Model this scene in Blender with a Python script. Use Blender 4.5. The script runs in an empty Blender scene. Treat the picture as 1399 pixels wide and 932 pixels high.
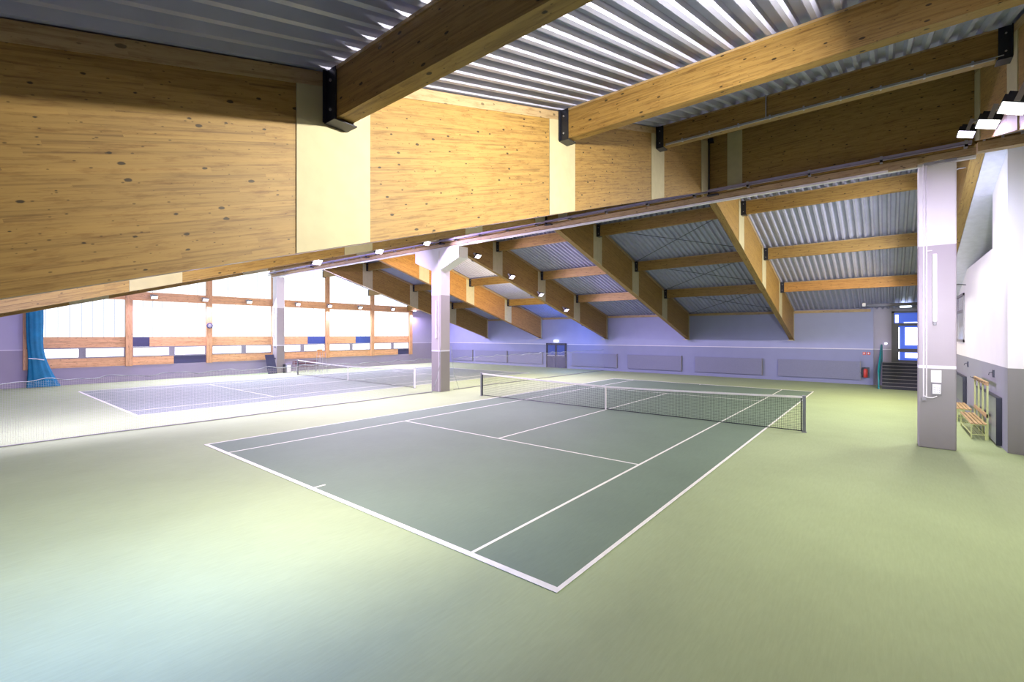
import bpy, math, random
from mathutils import Matrix, Vector
random.seed(7)
C = bpy.context.scene.collection
sc = bpy.context.scene

# ---------------------------------------------------------------- camera
cam_d = bpy.data.cameras.new('camera')
cam = bpy.data.objects.new('camera', cam_d)
C.objects.link(cam)
cam.location = (8.331, -4.389, 2.897)
cam.rotation_euler = (math.pi / 2, 0, 0.691)
cam_d.sensor_width = 36
cam_d.lens = 634.727 / 1399 * 36
cam_d.shift_x = 0.00886
cam_d.shift_y = -0.00643
cam_d.clip_start = 0.05
cam_d.clip_end = 300
sc.camera = cam

# ---------------------------------------------------------------- world, exposure
w = bpy.data.worlds.new('world')
sc.world = w
w.use_nodes = True
w.node_tree.nodes['Background'].inputs[0].default_value = (0.75, 0.85, 1.0, 1)
w.node_tree.nodes['Background'].inputs[1].default_value = 1.2
sc.view_settings.view_transform = 'Standard'
sc.view_settings.look = 'None'
sc.view_settings.exposure = 0.0
sc.view_settings.gamma = 1.0
sc.view_settings.use_curve_mapping = False
sc.cycles.max_bounces = 8
sc.cycles.diffuse_bounces = 6
sc.cycles.glossy_bounces = 3
sc.cycles.transparent_max_bounces = 16
sc.cycles.sample_clamp_indirect = 4.0
sc.cycles.caustics_reflective = False
sc.cycles.caustics_refractive = False

# lamp colours (linear) and strengths
WARM = (1.0, 0.80, 0.48)
NEUT = (1.0, 0.95, 0.82)
COOL = (0.62, 0.74, 1.0)
BLUE = (0.05, 0.20, 1.0)
VIOL = (0.74, 0.58, 1.0)
PINK = (0.90, 0.68, 1.0)
KEY = (1.0, 0.92, 0.78)
PANE = 1.4          # strength of the daylit wall panels
POW = 0.42           # multiplier of every floodlight

# ---------------------------------------------------------------- helpers
def R(d): return math.radians(d)
WM = {}
class MB:
    def __init__(s):
        s.v = []; s.f = []; s.sm = []
    def add(s, vs, fs, smooth=False):
        o = len(s.v)
        s.v += [Vector(v) for v in vs]
        for f in fs:
            s.f.append([o + i for i in f]); s.sm.append(smooth)
        return s
    def box(s, x0, x1, y0, y1, z0, z1, M=None):
        vs = [(x, y, z) for z in (z0, z1) for y in (y0, y1) for x in (x0, x1)]
        if M is not None: vs = [M @ Vector(v) for v in vs]
        return s.add(vs, [(0, 2, 3, 1), (4, 5, 7, 6), (0, 1, 5, 4), (2, 6, 7, 3), (0, 4, 6, 2), (1, 3, 7, 5)])
    def prism(s, poly, axis, a, b):
        # poly: 2-D outline in the two other axes (in x,y,z order), extruded from a to b along axis
        def p(q, t):
            q = list(q); q.insert(axis, t); return q
        n = len(poly)
        vs = [p(q, a) for q in poly] + [p(q, b) for q in poly]
        fs = [tuple(range(n))[::-1], tuple(range(n, 2 * n))]
        fs += [(i, (i + 1) % n, n + (i + 1) % n, n + i) for i in range(n)]
        return s.add(vs, fs)
    def tube(s, pts, r, n=8, cap=True):
        pts = [Vector(p) for p in pts]
        rs = r if isinstance(r, (list, tuple)) else [r] * len(pts)
        rings = []
        for i, p in enumerate(pts):
            d = (pts[min(i + 1, len(pts) - 1)] - pts[max(i - 1, 0)]).normalized()
            up = Vector((0, 0, 1)) if abs(d.z) < 0.9 else Vector((1, 0, 0))
            a = d.cross(up).normalized(); b = d.cross(a).normalized()
            rings.append([p + (a * math.cos(t) + b * math.sin(t)) * rs[i] for t in [2 * math.pi * k / n for k in range(n)]])
        vs = [v for rg in rings for v in rg]
        fs = [(i * n + k, i * n + (k + 1) % n, (i + 1) * n + (k + 1) % n, (i + 1) * n + k) for i in range(len(pts) - 1) for k in range(n)]
        s.add(vs, fs, True)
        if cap:
            s.add(rings[0], [tuple(range(n))]); s.add(rings[-1], [tuple(range(n))[::-1]])
        return s
    def build(s, name, mat, parent=None, M=None, loc=None, bevel=0, seg=2):
        if M is None:
            if loc is None:
                if parent is not None: loc = WM[parent.name].to_translation()
                else:
                    xs = [v.x for v in s.v]; ys = [v.y for v in s.v]; zs = [v.z for v in s.v]
                    loc = ((min(xs) + max(xs)) / 2, (min(ys) + max(ys)) / 2, min(zs))
            M = Matrix.Translation(loc)
        Mi = M.inverted()
        me = bpy.data.meshes.new(name)
        me.from_pydata([tuple(Mi @ v) for v in s.v], [], s.f)
        for p, q in zip(me.polygons, s.sm): p.use_smooth = q
        import bmesh
        bm = bmesh.new(); bm.from_mesh(me)
        bmesh.ops.recalc_face_normals(bm, faces=bm.faces)
        bm.to_mesh(me); bm.free()
        me.materials.append(mat)
        o = bpy.data.objects.new(name, me)
        C.objects.link(o)
        place(o, M, parent)
        if bevel:
            m = o.modifiers.new('bevel', 'BEVEL'); m.width = bevel; m.segments = seg; m.limit_method = 'ANGLE'; m.angle_limit = R(40)
        return o
def place(o, M, parent=None):
    WM[o.name] = M
    if parent is not None:
        o.parent = parent
        o.matrix_basis = WM[parent.name].inverted() @ M
    else:
        o.matrix_basis = M
def empty(name, loc, label=None, cat=None, group=None, rz=0):
    o = bpy.data.objects.new(name, None); C.objects.link(o)
    o.empty_display_size = 0.2
    place(o, Matrix.Translation(loc) @ Matrix.Rotation(rz, 4, 'Z'))
    if label: tag(o, label, cat, group)
    return o
def tag(o, label=None, cat=None, group=None, kind=None):
    if label: o['label'] = label
    if cat: o['category'] = cat
    if group: o['group'] = group
    if kind: o['kind'] = kind
    return o
def struct(o, label=None):
    o['kind'] = 'structure'
    if label: o['label'] = label
    return o

# ---------------------------------------------------------------- materials
def nt(name):
    m = bpy.data.materials.new(name); m.use_nodes = True
    n = m.node_tree.nodes; l = m.node_tree.links
    return m, n, l, n['Principled BSDF']
def ramp(n, l, src, stops, interp='LINEAR'):
    r = n.new('ShaderNodeValToRGB'); r.color_ramp.interpolation = interp
    e = r.color_ramp.elements
    while len(e) < len(stops): e.new(0.5)
    for k, (p, c) in zip(e, stops): k.position = p; k.color = (*c, 1)
    l.new(src, r.inputs[0]); return r.outputs[0]
def mth(n, l, op, a, b=None, c=None):
    m = n.new('ShaderNodeMath'); m.operation = op
    for i, x in enumerate((a, b, c)):
        if x is None: continue
        if isinstance(x, (int, float)): m.inputs[i].default_value = x
        else: l.new(x, m.inputs[i])
    return m.outputs[0]
def mix(n, l, f, a, b, mode='MIX'):
    m = n.new('ShaderNodeMixRGB'); m.blend_type = mode
    for i, x in enumerate((f, a, b)):
        if isinstance(x, (int, float)): m.inputs[i].default_value = x
        elif isinstance(x, tuple): m.inputs[i].default_value = (*x, 1)
        else: l.new(x, m.inputs[i])
    return m.outputs[0]
def coords(n, l, kind='Object', scale=(1, 1, 1)):
    t = n.new('ShaderNodeTexCoord'); m = n.new('ShaderNodeMapping')
    l.new(t.outputs[kind], m.inputs[0]); m.inputs['Scale'].default_value = scale
    return m.outputs[0]
def noise(n, l, vec, sc_=1, det=3, rough=0.5):
    t = n.new('ShaderNodeTexNoise'); l.new(vec, t.inputs['Vector'])
    t.inputs['Scale'].default_value = sc_; t.inputs['Detail'].default_value = det; t.inputs['Roughness'].default_value = rough
    return t.outputs[0]
def bump(n, l, p, h, st=0.2, d=0.01):
    b = n.new('ShaderNodeBump'); b.inputs['Strength'].default_value = st; b.inputs['Distance'].default_value = d
    l.new(h, b.inputs['Height']); l.new(b.outputs[0], p.inputs['Normal'])
def plain(name, col, rough=0.5, metal=0.0, var=0.06, bumpy=0.0, scale=6):
    m, n, l, p = nt(name)
    v = noise(n, l, coords(n, l), scale, 4)
    c2 = tuple(min(1, c * (1 + var)) for c in col); c1 = tuple(c * (1 - var) for c in col)
    l.new(ramp(n, l, v, [(0.3, c1), (0.7, c2)]), p.inputs['Base Color'])
    p.inputs['Roughness'].default_value = rough; p.inputs['Metallic'].default_value = metal
    if bumpy: bump(n, l, p, v, bumpy)
    return m
def wood(name, base, dark, knot=0.5, lam=0.045, rough=0.55, kscale=2.6, tone=0.14):
    """glued laminated timber: lamellas run along local x, stacked along local z"""
    m, n, l, p = nt(name)
    t = n.new('ShaderNodeTexCoord'); s = n.new('ShaderNodeSeparateXYZ'); l.new(t.outputs['Object'], s.inputs[0])
    ix = mth(n, l, 'FLOOR', mth(n, l, 'DIVIDE', s.outputs[2], lam))
    wn = n.new('ShaderNodeTexWhiteNoise'); wn.noise_dimensions = '1D'; l.new(ix, wn.inputs['W'])
    # boards: each lamella is cut in lengths, each length has its own tone
    off = mth(n, l, 'MULTIPLY', wn.outputs[0], 7.0)
    bx_ = mth(n, l, 'FLOOR', mth(n, l, 'DIVIDE', mth(n, l, 'ADD', s.outputs[0], off), 2.3))
    cb = n.new('ShaderNodeCombineXYZ'); l.new(bx_, cb.inputs[0]); l.new(ix, cb.inputs[1])
    wn2 = n.new('ShaderNodeTexWhiteNoise'); wn2.noise_dimensions = '2D'; l.new(cb.outputs[0], wn2.inputs['Vector'])
    # grain
    cg = n.new('ShaderNodeCombineXYZ')
    l.new(mth(n, l, 'ADD', mth(n, l, 'MULTIPLY', s.outputs[0], 0.9), mth(n, l, 'MULTIPLY', wn2.outputs[0], 31.0)), cg.inputs[0])
    l.new(mth(n, l, 'MULTIPLY', s.outputs[1], 14.0), cg.inputs[1]); l.new(mth(n, l, 'MULTIPLY', s.outputs[2], 38.0), cg.inputs[2])
    gr = noise(n, l, cg.outputs[0], 1.0, 5, 0.62)
    col = ramp(n, l, gr, [(0.28, dark), (0.5, base), (0.78, tuple(min(1, c * 1.12) for c in base))])
    tn = ramp(n, l, wn2.outputs[0], [(0, (1 - tone,) * 3), (1, (1 + tone * 0.4,) * 3)])
    col = mix(n, l, 1.0, col, tn, 'MULTIPLY')
    # knots
    ck = n.new('ShaderNodeCombineXYZ')
    l.new(mth(n, l, 'MULTIPLY', s.outputs[0], kscale), ck.inputs[0])
    l.new(mth(n, l, 'MULTIPLY', mth(n, l, 'ADD', s.outputs[2], mth(n, l, 'MULTIPLY', s.outputs[1], 0.7)), kscale * 2.1), ck.inputs[1])
    wob = noise(n, l, ck.outputs[0], 9.0, 2)
    vo = n.new('ShaderNodeTexVoronoi'); vo.voronoi_dimensions = '2D'; vo.inputs['Scale'].default_value = 1.0; l.new(ck.outputs[0], vo.inputs['Vector'])
    sp = n.new('ShaderNodeSeparateColor'); l.new(vo.outputs['Color'], sp.inputs[0])
    rad = mth(n, l, 'MULTIPLY', mth(n, l, 'POWER', sp.outputs[0], 1.5), 0.115)
    k = mth(n, l, 'SUBTRACT', rad, mth(n, l, 'ADD', vo.outputs['Distance'], mth(n, l, 'MULTIPLY', mth(n, l, 'SUBTRACT', wob, 0.5), 0.06)))
    k = mth(n, l, 'MINIMUM', mth(n, l, 'MAXIMUM', mth(n, l, 'MULTIPLY', k, 30.0), 0.0), knot)
    col = mix(n, l, k, col, tuple(c * 0.07 for c in dark))
    # pin knots and short dark streaks
    vm = n.new('ShaderNodeVectorMath'); vm.operation = 'SCALE'; vm.inputs['Scale'].default_value = 2.7; l.new(ck.outputs[0], vm.inputs[0])
    v3 = n.new('ShaderNodeTexVoronoi'); v3.voronoi_dimensions = '2D'; v3.inputs['Scale'].default_value = 1.0; l.new(vm.outputs[0], v3.inputs['Vector'])
    s3 = n.new('ShaderNodeSeparateColor'); l.new(v3.outputs['Color'], s3.inputs[0])
    k3 = mth(n, l, 'SUBTRACT', mth(n, l, 'MULTIPLY', mth(n, l, 'POWER', s3.outputs[1], 2.0), 0.13), v3.outputs['Distance'])
    k3 = mth(n, l, 'MINIMUM', mth(n, l, 'MAXIMUM', mth(n, l, 'MULTIPLY', k3, 12.0), 0.0), knot * 0.75)
    col = mix(n, l, k3, col, tuple(c * 0.25 for c in dark))
    cs = n.new('ShaderNodeCombineXYZ')
    l.new(mth(n, l, 'MULTIPLY', s.outputs[0], 3.2), cs.inputs[0])
    l.new(mth(n, l, 'MULTIPLY', mth(n, l, 'ADD', s.outputs[2], s.outputs[1]), 21.0), cs.inputs[1])
    st = noise(n, l, cs.outputs[0], 1.0, 4, 0.7)
    col = mix(n, l, 1.0, col, ramp(n, l, st, [(0.50, (1, 1, 1)), (0.72, (0.62, 0.52, 0.42))]), 'MULTIPLY')
    l.new(col, p.inputs['Base Color']); p.inputs['Roughness'].default_value = rough
    bump(n, l, p, gr, 0.08, 0.004)
    return m
def banded(name, bands, rough=0.75, var=0.05):
    """paint bands by height above the floor: [(z_from, colour), ...]"""
    m, n, l, p = nt(name)
    g = n.new('ShaderNodeNewGeometry'); s = n.new('ShaderNodeSeparateXYZ'); l.new(g.outputs['Position'], s.inputs[0])
    z = mth(n, l, 'DIVIDE', s.outputs[2], 10.0)
    c = ramp(n, l, z, [(max(0, b / 10), col) for b, col in bands], 'CONSTANT')
    v = noise(n, l, coords(n, l, 'Object'), 1.3, 4)
    c = mix(n, l, 1.0, c, ramp(n, l, v, [(0.3, (1 - var,) * 3), (0.7, (1, 1, 1))]), 'MULTIPLY')
    l.new(c, p.inputs['Base Color']); p.inputs['Roughness'].default_value = rough
    v2 = noise(n, l, coords(n, l, 'Object'), 40, 2)
    bump(n, l, p, v2, 0.06, 0.003)
    return m
def emit(name, col, st):
    m, n, l, p = nt(name)
    p.inputs['Base Color'].default_value = (*col, 1)
    p.inputs['Emission Color'].default_value = (*col, 1); p.inputs['Emission Strength'].default_value = st
    return m

GL = wood('glulam_spruce', (0.345, 0.215, 0.060), (0.18, 0.10, 0.028), 0.9, kscale=3.3, tone=0.10)
GL_LIT = wood('glulam_lamplit', (0.46, 0.235, 0.06), (0.29, 0.13, 0.03), 0.6)  # glulam with lamplight put into its colour, for one rafter and one purlin
BOARD = wood('pale_softwood', (0.46, 0.34, 0.19), (0.32, 0.22, 0.11), 0.7, lam=0.3)
WFAC = wood('facade_boards', (0.72, 0.42, 0.20), (0.54, 0.29, 0.12), 0.5, lam=0.09)
BENCHW = wood('bench_slats', (0.52, 0.35, 0.17), (0.34, 0.2, 0.09), 0.4, lam=0.4)
CREAM = plain('cream_plywood', (0.50, 0.455, 0.29), 0.6, var=0.05)
DECK = plain('galvanised_deck', (0.40, 0.42, 0.61), 0.5, 0.0, var=0.06, scale=3)
STEEL = plain('black_steel', (0.025, 0.028, 0.045), 0.35, 0.4)
ZINC = plain('zinc_plated_steel', (0.45, 0.45, 0.52), 0.4, 0.6)
TRAYM = plain('cable_tray_metal', (0.42, 0.38, 0.55), 0.45, 0.5)
GREYP = plain('grey_paint', (0.25, 0.25, 0.28), 0.6)
WHITEP = plain('white_paint', (0.78, 0.77, 0.80), 0.5)
LINEM = plain('court_line_paint', (0.82, 0.84, 0.74), 0.7)
TAPE = plain('white_net_tape', (0.85, 0.86, 0.84), 0.7)
POSTM = plain('grey_net_post', (0.22, 0.24, 0.26), 0.4, 0.3)
WPOST = plain('white_net_post', (0.75, 0.77, 0.80), 0.4)
TEAL = plain('teal_fabric', (0.0, 0.16, 0.30), 0.7, var=0.2, scale=3)
TEALP = plain('teal_painted_steel', (0.0, 0.22, 0.25), 0.4)
ROPE = plain('grey_green_rope', (0.30, 0.36, 0.33), 0.8, var=0.5, scale=4)
NAVY = plain('dark_blue_panel', (0.05, 0.055, 0.13), 0.6)
BLUEP = plain('blue_panel', (0.05, 0.09, 0.32), 0.6)
RED = plain('red_paint', (0.55, 0.05, 0.04), 0.4)
PLATE = plain('acoustic_board', (0.20, 0.22, 0.33), 0.7, bumpy=0.1, scale=30)
PLATE2 = plain('grey_green_metal_panel', (0.24, 0.27, 0.27), 0.4, 0.3)
DARKG = plain('dark_stair_carpet', (0.035, 0.04, 0.06), 0.8)
FRAME = plain('dark_door_frame', (0.10, 0.11, 0.13), 0.45)
YGRN = plain('pale_green_tube', (0.50, 0.56, 0.24), 0.4)
SOFF = plain('white_soffit_boards', (0.74, 0.74, 0.88), 0.6)
WGREY = (0.31, 0.29, 0.37); WUP = (0.33, 0.365, 0.60); LN = (0.72, 0.72, 0.80)
WALLM = banded('painted_wall', [(0, (0.25, 0.28, 0.46)), (2.02, LN), (2.07, WUP)])
WALLG = banded('painted_gable_wall', [(0, WGREY), (2.02, LN), (2.07, (0.40, 0.39, 0.52))])
PILM = banded('painted_pillar', [(0, (0.27, 0.26, 0.27)), (2.03, LN), (2.10, (0.42, 0.38, 0.43)), (5.12, (0.80, 0.79, 0.80))])
PILM2 = banded('painted_middle_pillar', [(0, (0.30, 0.28, 0.28)), (2.03, LN), (2.10, (0.46, 0.43, 0.44)), (4.88, (0.80, 0.79, 0.80))])
WALLR = banded('painted_right_wall', [(0, (0.30, 0.31, 0.36)), (2.05, (0.82, 0.82, 0.84))])
WALLR2 = banded('painted_return_wall', [(0, (0.24, 0.235, 0.23)), (2.05, (0.82, 0.81, 0.82))])

def floor_mat(name, col, rib=True):
    m, n, l, p = nt(name)
    v = noise(n, l, coords(n, l, 'Object'), 0.5, 5, 0.6)
    c = ramp(n, l, v, [(0.3, tuple(x * 0.93 for x in col)), (0.7, tuple(x * 1.05 for x in col))])
    v2 = noise(n, l, coords(n, l, 'Object', (30, 3, 1)), 1.0, 4, 0.7)
    c = mix(n, l, 1.0, c, ramp(n, l, v2, [(0.25, (0.88,) * 3), (0.7, (1, 1, 1))]), 'MULTIPLY')
    l.new(c, p.inputs['Base Color']); p.inputs['Roughness'].default_value = 0.75
    wv = n.new('ShaderNodeTexWave'); wv.bands_direction = 'X'; wv.inputs['Scale'].default_value = 40
    wv.inputs['Distortion'].default_value = 0.4
    l.new(coords(n, l, 'Object'), wv.inputs['Vector'])
    h = mix(n, l, 0.5, wv.outputs[0], v2)
    bump(n, l, p, h, 0.12, 0.004)
    return m
FLOOR = floor_mat('green_carpet', (0.36, 0.462, 0.23))
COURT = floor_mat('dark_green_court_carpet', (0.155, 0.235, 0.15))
COURT_LIT = floor_mat('court_carpet_lit', (0.21, 0.27, 0.22))  # same carpet as the near court, stronger light put into its colour

def net_mat(name, col, cell, cord, a_min=0.0):
    m, n, l, p = nt(name)
    t = n.new('ShaderNodeTexCoord'); s = n.new('ShaderNodeSeparateXYZ'); l.new(t.outputs['Object'], s.inputs[0])
    def g(x):
        f = mth(n, l, 'FRACT', mth(n, l, 'DIVIDE', mth(n, l, 'ADD', x, 500.0), cell))
        return mth(n, l, 'LESS_THAN', f, cord / cell)
    u = mth(n, l, 'ADD', s.outputs[0], s.outputs[1])
    a = mth(n, l, 'MAXIMUM', g(u), g(s.outputs[2]))
    p.inputs['Base Color'].default_value = (*col, 1); p.inputs['Roughness'].default_value = 0.8
    tr = n.new('ShaderNodeBsdfTransparent'); mx = n.new('ShaderNodeMixShader')
    l.new(a, mx.inputs[0]); l.new(tr.outputs[0], mx.inputs[1]); l.new(p.outputs[0], mx.inputs[2])
    l.new(mx.outputs[0], n['Material Output'].inputs[0])
    return m
NETM = net_mat('black_net_cord', (0.03, 0.04, 0.035), 0.05, 0.007)
DIVM = net_mat('pale_divider_net_cord', (0.75, 0.73, 0.70), 0.045, 0.0024)

def pane_mat(name, st, col=(0.93, 0.98, 1.0)):
    m, n, l, p = nt(name)
    t = n.new('ShaderNodeTexCoord'); s = n.new('ShaderNodeSeparateXYZ'); l.new(t.outputs['Object'], s.inputs[0])
    f = mth(n, l, 'FRACT', mth(n, l, 'DIVIDE', mth(n, l, 'ADD', s.outputs[1], 100.0), 0.5))
    k = mth(n, l, 'LESS_THAN', f, 0.07)
    e = mix(n, l, k, col, (0.33, 0.37, 0.42))
    l.new(e, p.inputs['Emission Color']); p.inputs['Emission Strength'].default_value = st
    p.inputs['Base Color'].default_value = (0.1, 0.1, 0.1, 1)
    return m
PANEM = pane_mat('translucent_polycarbonate', PANE)
PANEM2 = emit('daylit_strip_glazing', (0.96, 0.98, 1.0), PANE)

# ---------------------------------------------------------------- roof geometry
Y0 = 11.65                         # ridge and pillar line
def ztop(y): return 9.38 - 0.279 * abs(y - Y0)
def zbot(y): return 7.60 - 0.283 * abs(y - Y0)
YN, YF = -5.8, 29.6                # near wall, far wall
XL, XR = -27.8, 14.0
SX = [10.21 - 6.35 * i for i in range(7)]     # rafters' right faces: 10.21, 3.86, -2.49, -8.84, -15.19, -21.54, -27.89
RW = 0.24

# ================================================================= SETTING
b = MB().box(XL - 0.5, XR + 0.5, YN - 0.5, YF + 0.5, -0.3, 0)
struct(b.build('floor', FLOOR, loc=(0, 0, 0)), 'pale green carpet around the tennis courts')

# corrugated deck: trapezoidal ribs along the slope
def deck():
    mb = MB(); pr = []
    x = XL - 0.6
    while x < XR + 0.6:
        pr += [(x, 0), (x + 0.06, 0), (x + 0.10, 0.09), (x + 0.21, 0.09)]
        x += 0.25
    for (ya, yb) in ((YN - 0.2, Y0), (Y0, YF + 0.2)):
        vs = []; n = len(pr)
        for y in (ya, yb): vs += [(px, y, ztop(y) + 0.005 + pz) for px, pz in pr]
        for y in (ya, yb): vs += [(px, y, ztop(y) + 0.2) for px, pz in pr]
        fs = []
        for i in range(n - 1):
            fs += [(i, i + 1, n + i + 1, n + i), (2 * n + i, 3 * n + i, 3 * n + i + 1, 2 * n + i + 1)]
        mb.add(vs, fs)
    return mb
struct(deck().build('ceiling', DECK, loc=(0, 0, 0)), 'corrugated metal roof deck')

# walls
struct(MB().box(XL - 0.3, 7.72, YF, YF + 0.3, 0, ztop(YF) + 0.05).build('wall_far', WALLM, loc=(0, YF, 0)), 'lavender painted far wall with pale stripe')
DX0, DX1, DZ0, DZ1 = 8.52, 10.3, 1.34, 4.2
mb = MB().box(7.72, DX0, YF + 0.12, YF + 0.4, 0, 4.7).box(DX1, XR + 0.2, YF + 0.12, YF + 0.4, 0, 4.7)
mb.box(DX0, DX1, YF + 0.12, YF + 0.4, 0, DZ0).box(DX0, DX1, YF + 0.12, YF + 0.4, DZ1, 4.7)
struct(mb.build('wall_stair', WALLG, loc=(0, YF, 0)), 'grey recessed wall around the stair door')
struct(MB().box(XL - 0.3, XR + 0.3, YN - 0.3, YN, 0, 5.0).build('wall_near', WALLG, loc=(0, YN, 0)))
# right side wall: low part along the hall, high part nearer, and the angled return
struct(MB().box(10.6, 10.85, 14.34, YF + 0.12, 0, 5.30).build('wall_right', WALLR, loc=(10.6, 0, 0)), 'white over grey side wall beside the benches')
struct(MB().box(10.6, 10.85, 12.22, 14.34, 0, 7.42).build('wall_right_upper', WALLR, loc=(10.6, 0, 0)), 'tall end of the side wall')
mb = MB().prism([(10.6, 12.22), (10.85, 12.6), (XR, 10.5), (XR, 10.1), (12.2, 11.47)], 2, 0, 7.42)
struct(mb.build('wall_return', WALLR2, loc=(10.6, 12, 0)), 'angled wall beyond the corner at the right edge')
struct(MB().box(XR, XR + 0.3, YN, YF + 0.4, 0, 9.5).build('wall_outer', GL, loc=(XR, 0, 0)))
# soffit lining to the right of the last rafter
mb = MB()
def soff(xa, xb, ya, yb):
    za, zb = zbot(ya) - 0.02, zbot(yb) - 0.02
    mb.add([(xa, ya, za), (xb, ya, za), (xb, yb, zb), (xa, yb, zb), (xa, ya, za + .1), (xb, ya, za + .1), (xb, yb, zb + .1), (xa, yb, zb + .1)],
           [(0, 1, 2, 3), (4, 7, 6, 5), (0, 4, 5, 1), (1, 5, 6, 2), (2, 6, 7, 3), (3, 7, 4, 0)])
soff(10.22, 10.598, Y0 + 0.3, 14.34); soff(10.22, XR, 14.36, YF)
struct(mb.build('ceiling_soffit', SOFF, loc=(10.2, Y0, 7)), 'white sloping soffit right of the last rafter')

# --- gable wall with its window bays
YP = [-1.4, 3.0, 7.4, 11.8, 16.2, 20.6, 25.0]
mb = MB().box(XL - 0.3, XL, YN, YP[0], 0, 0.98).box(XL - 0.3, XL, YP[0], YP[-1], 0, 0.98).box(XL - 0.3, XL, YP[-1], YF, 0, 0.98)
def gable(ya, yb):
    pts = [(ya, 0.98), (yb, 0.98), (yb, ztop(yb) + .1)]
    if ya < Y0 < yb: pts.append((Y0, ztop(Y0) + .1))
    pts.append((ya, ztop(ya) + .1))
    return pts
mb.prism(gable(YN, YP[0]), 0, XL - 0.3, XL).prism(gable(YP[-1], YF), 0, XL - 0.3, XL)
struct(mb.build('wall_left', WALLG, loc=(XL, 0, 0)), 'grey gable wall below and beside the windows')
def clip_top(y): return ztop(y) - 0.02
for i in range(6):
    ya, yb = YP[i] + 0.17, YP[i + 1] - 0.17
    win = empty('window_%d' % (i + 1), (XL, (ya + yb) / 2, 0.98)); struct(win)
    # boarded bands
    lo = [(ya, yb)]; hi = [(ya, yb)]
    blo = bhi = None
    if i == 1: bhi = (ya, 4.05); blo = (5.35, yb)
    if i == 3: bhi = (14.5, yb)
    if i == 4: bhi = (18.9, yb)
    if i == 5: blo = (23.5, yb)
    def cut(iv, c):
        if not c: return [iv]
        out = []
        if c[0] > iv[0] + 0.05: out.append((iv[0], c[0]))
        if c[1] < iv[1] - 0.05: out.append((c[1], iv[1]))
        return out
    mb = MB()
    for a, c in cut((ya, yb), blo): mb.box(XL - 0.06, XL + 0.02, a, c, 0.98, 1.50)
    for a, c in cut((ya, yb), bhi): mb.box(XL - 0.06, XL + 0.02, a, c, 2.13, 2.74)
    mb.build('boarding', WFAC, win, M=Matrix.Translation((XL, ya, 1)) @ Matrix.Rotation(R(90), 4, 'Z'))
    if blo: MB().box(XL - 0.06, XL, blo[0], blo[1], 0.99, 1.49).build('dark_panel', NAVY, win)
    if bhi: MB().box(XL - 0.06, XL, bhi[0], bhi[1], 2.14, 2.73).build('dark_panel', BLUEP if i > 2 else NAVY, win)
    # strip windows, two lights
    ym = (ya + yb) / 2 + 0.05
    fr = MB()
    for (a, c) in ((ya, ym - 0.09), (ym + 0.09, yb)):
        fr.box(XL - 0.05, XL + 0.03, a, c, 1.50, 1.57).box(XL - 0.05, XL + 0.03, a, c, 2.06, 2.13)
        fr.box(XL - 0.05, XL + 0.03, a, a + 0.07, 1.57, 2.06).box(XL - 0.05, XL + 0.03, c - 0.07, c, 1.57, 2.06)
    fr.box(XL - 0.05, XL + 0.02, ym - 0.09, ym + 0.09, 1.5, 2.13)
    f = fr.build('window_frame', GREYP, win)
    MB().box(XL - 0.03, XL - 0.01, ya + .07, ym - .16, 1.57, 2.06).build('pane', PANEM2, win)
    MB().box(XL - 0.03, XL - 0.01, ym + .16, yb - .07, 1.57, 2.06).build('pane', PANEM2, win)
    # lower translucent field, its transom beam, upper field up to the roof
    def field(z0, z1, nm):
        N = 24; zt = lambda y: min(z1, clip_top(y))
        ys = [ya + (yb - ya) * k / N for k in range(N + 1)]
        if ya < Y0 < yb: ys = sorted(ys + [Y0])
        ys = [y for y in ys if zt(y) > z0 + 0.03]
        if len(ys) < 2: return
        MB().prism([(y, z0) for y in ys] + [(y, zt(y)) for y in ys[::-1]], 0, XL - 0.05, XL - 0.02).build(nm, PANEM, win)
    field(2.74, 5.03, 'lower_pane'); field(5.57, 20, 'upper_pane')
for i, y in enumerate(YP):
    o = MB().box(XL - 0.1, XL + 0.14, y - 0.17, y + 0.17, 0.95, ztop(y) - 0.02)
    struct(o.build('trim_%d' % (i + 1), WFAC, M=Matrix.Translation((XL, y, 1)) @ Matrix.Rotation(R(-90), 4, 'Y')), 'timber post between the gable windows')
ye = Y0 - (9.38 - 5.03) / 0.279
mb = MB().box(XL - 0.06, XL + 0.08, max(YP[0], ye), YP[-1], 5.03, 5.57)
struct(mb.build('trim_8', WFAC, M=Matrix.Translation((XL, 0, 5.0)) @ Matrix.Rotation(R(90), 4, 'Z')), 'horizontal timber rail across the gable windows')
# wood wall plate at the head of the far wall
struct(MB().box(XL, 7.6, YF - 0.10, YF - 0.002, 4.20, 4.36).build('trim_9', BOARD, M=Matrix.Translation((0, YF, 4.2))), 'pale wood board at the head of the far wall')

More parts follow.
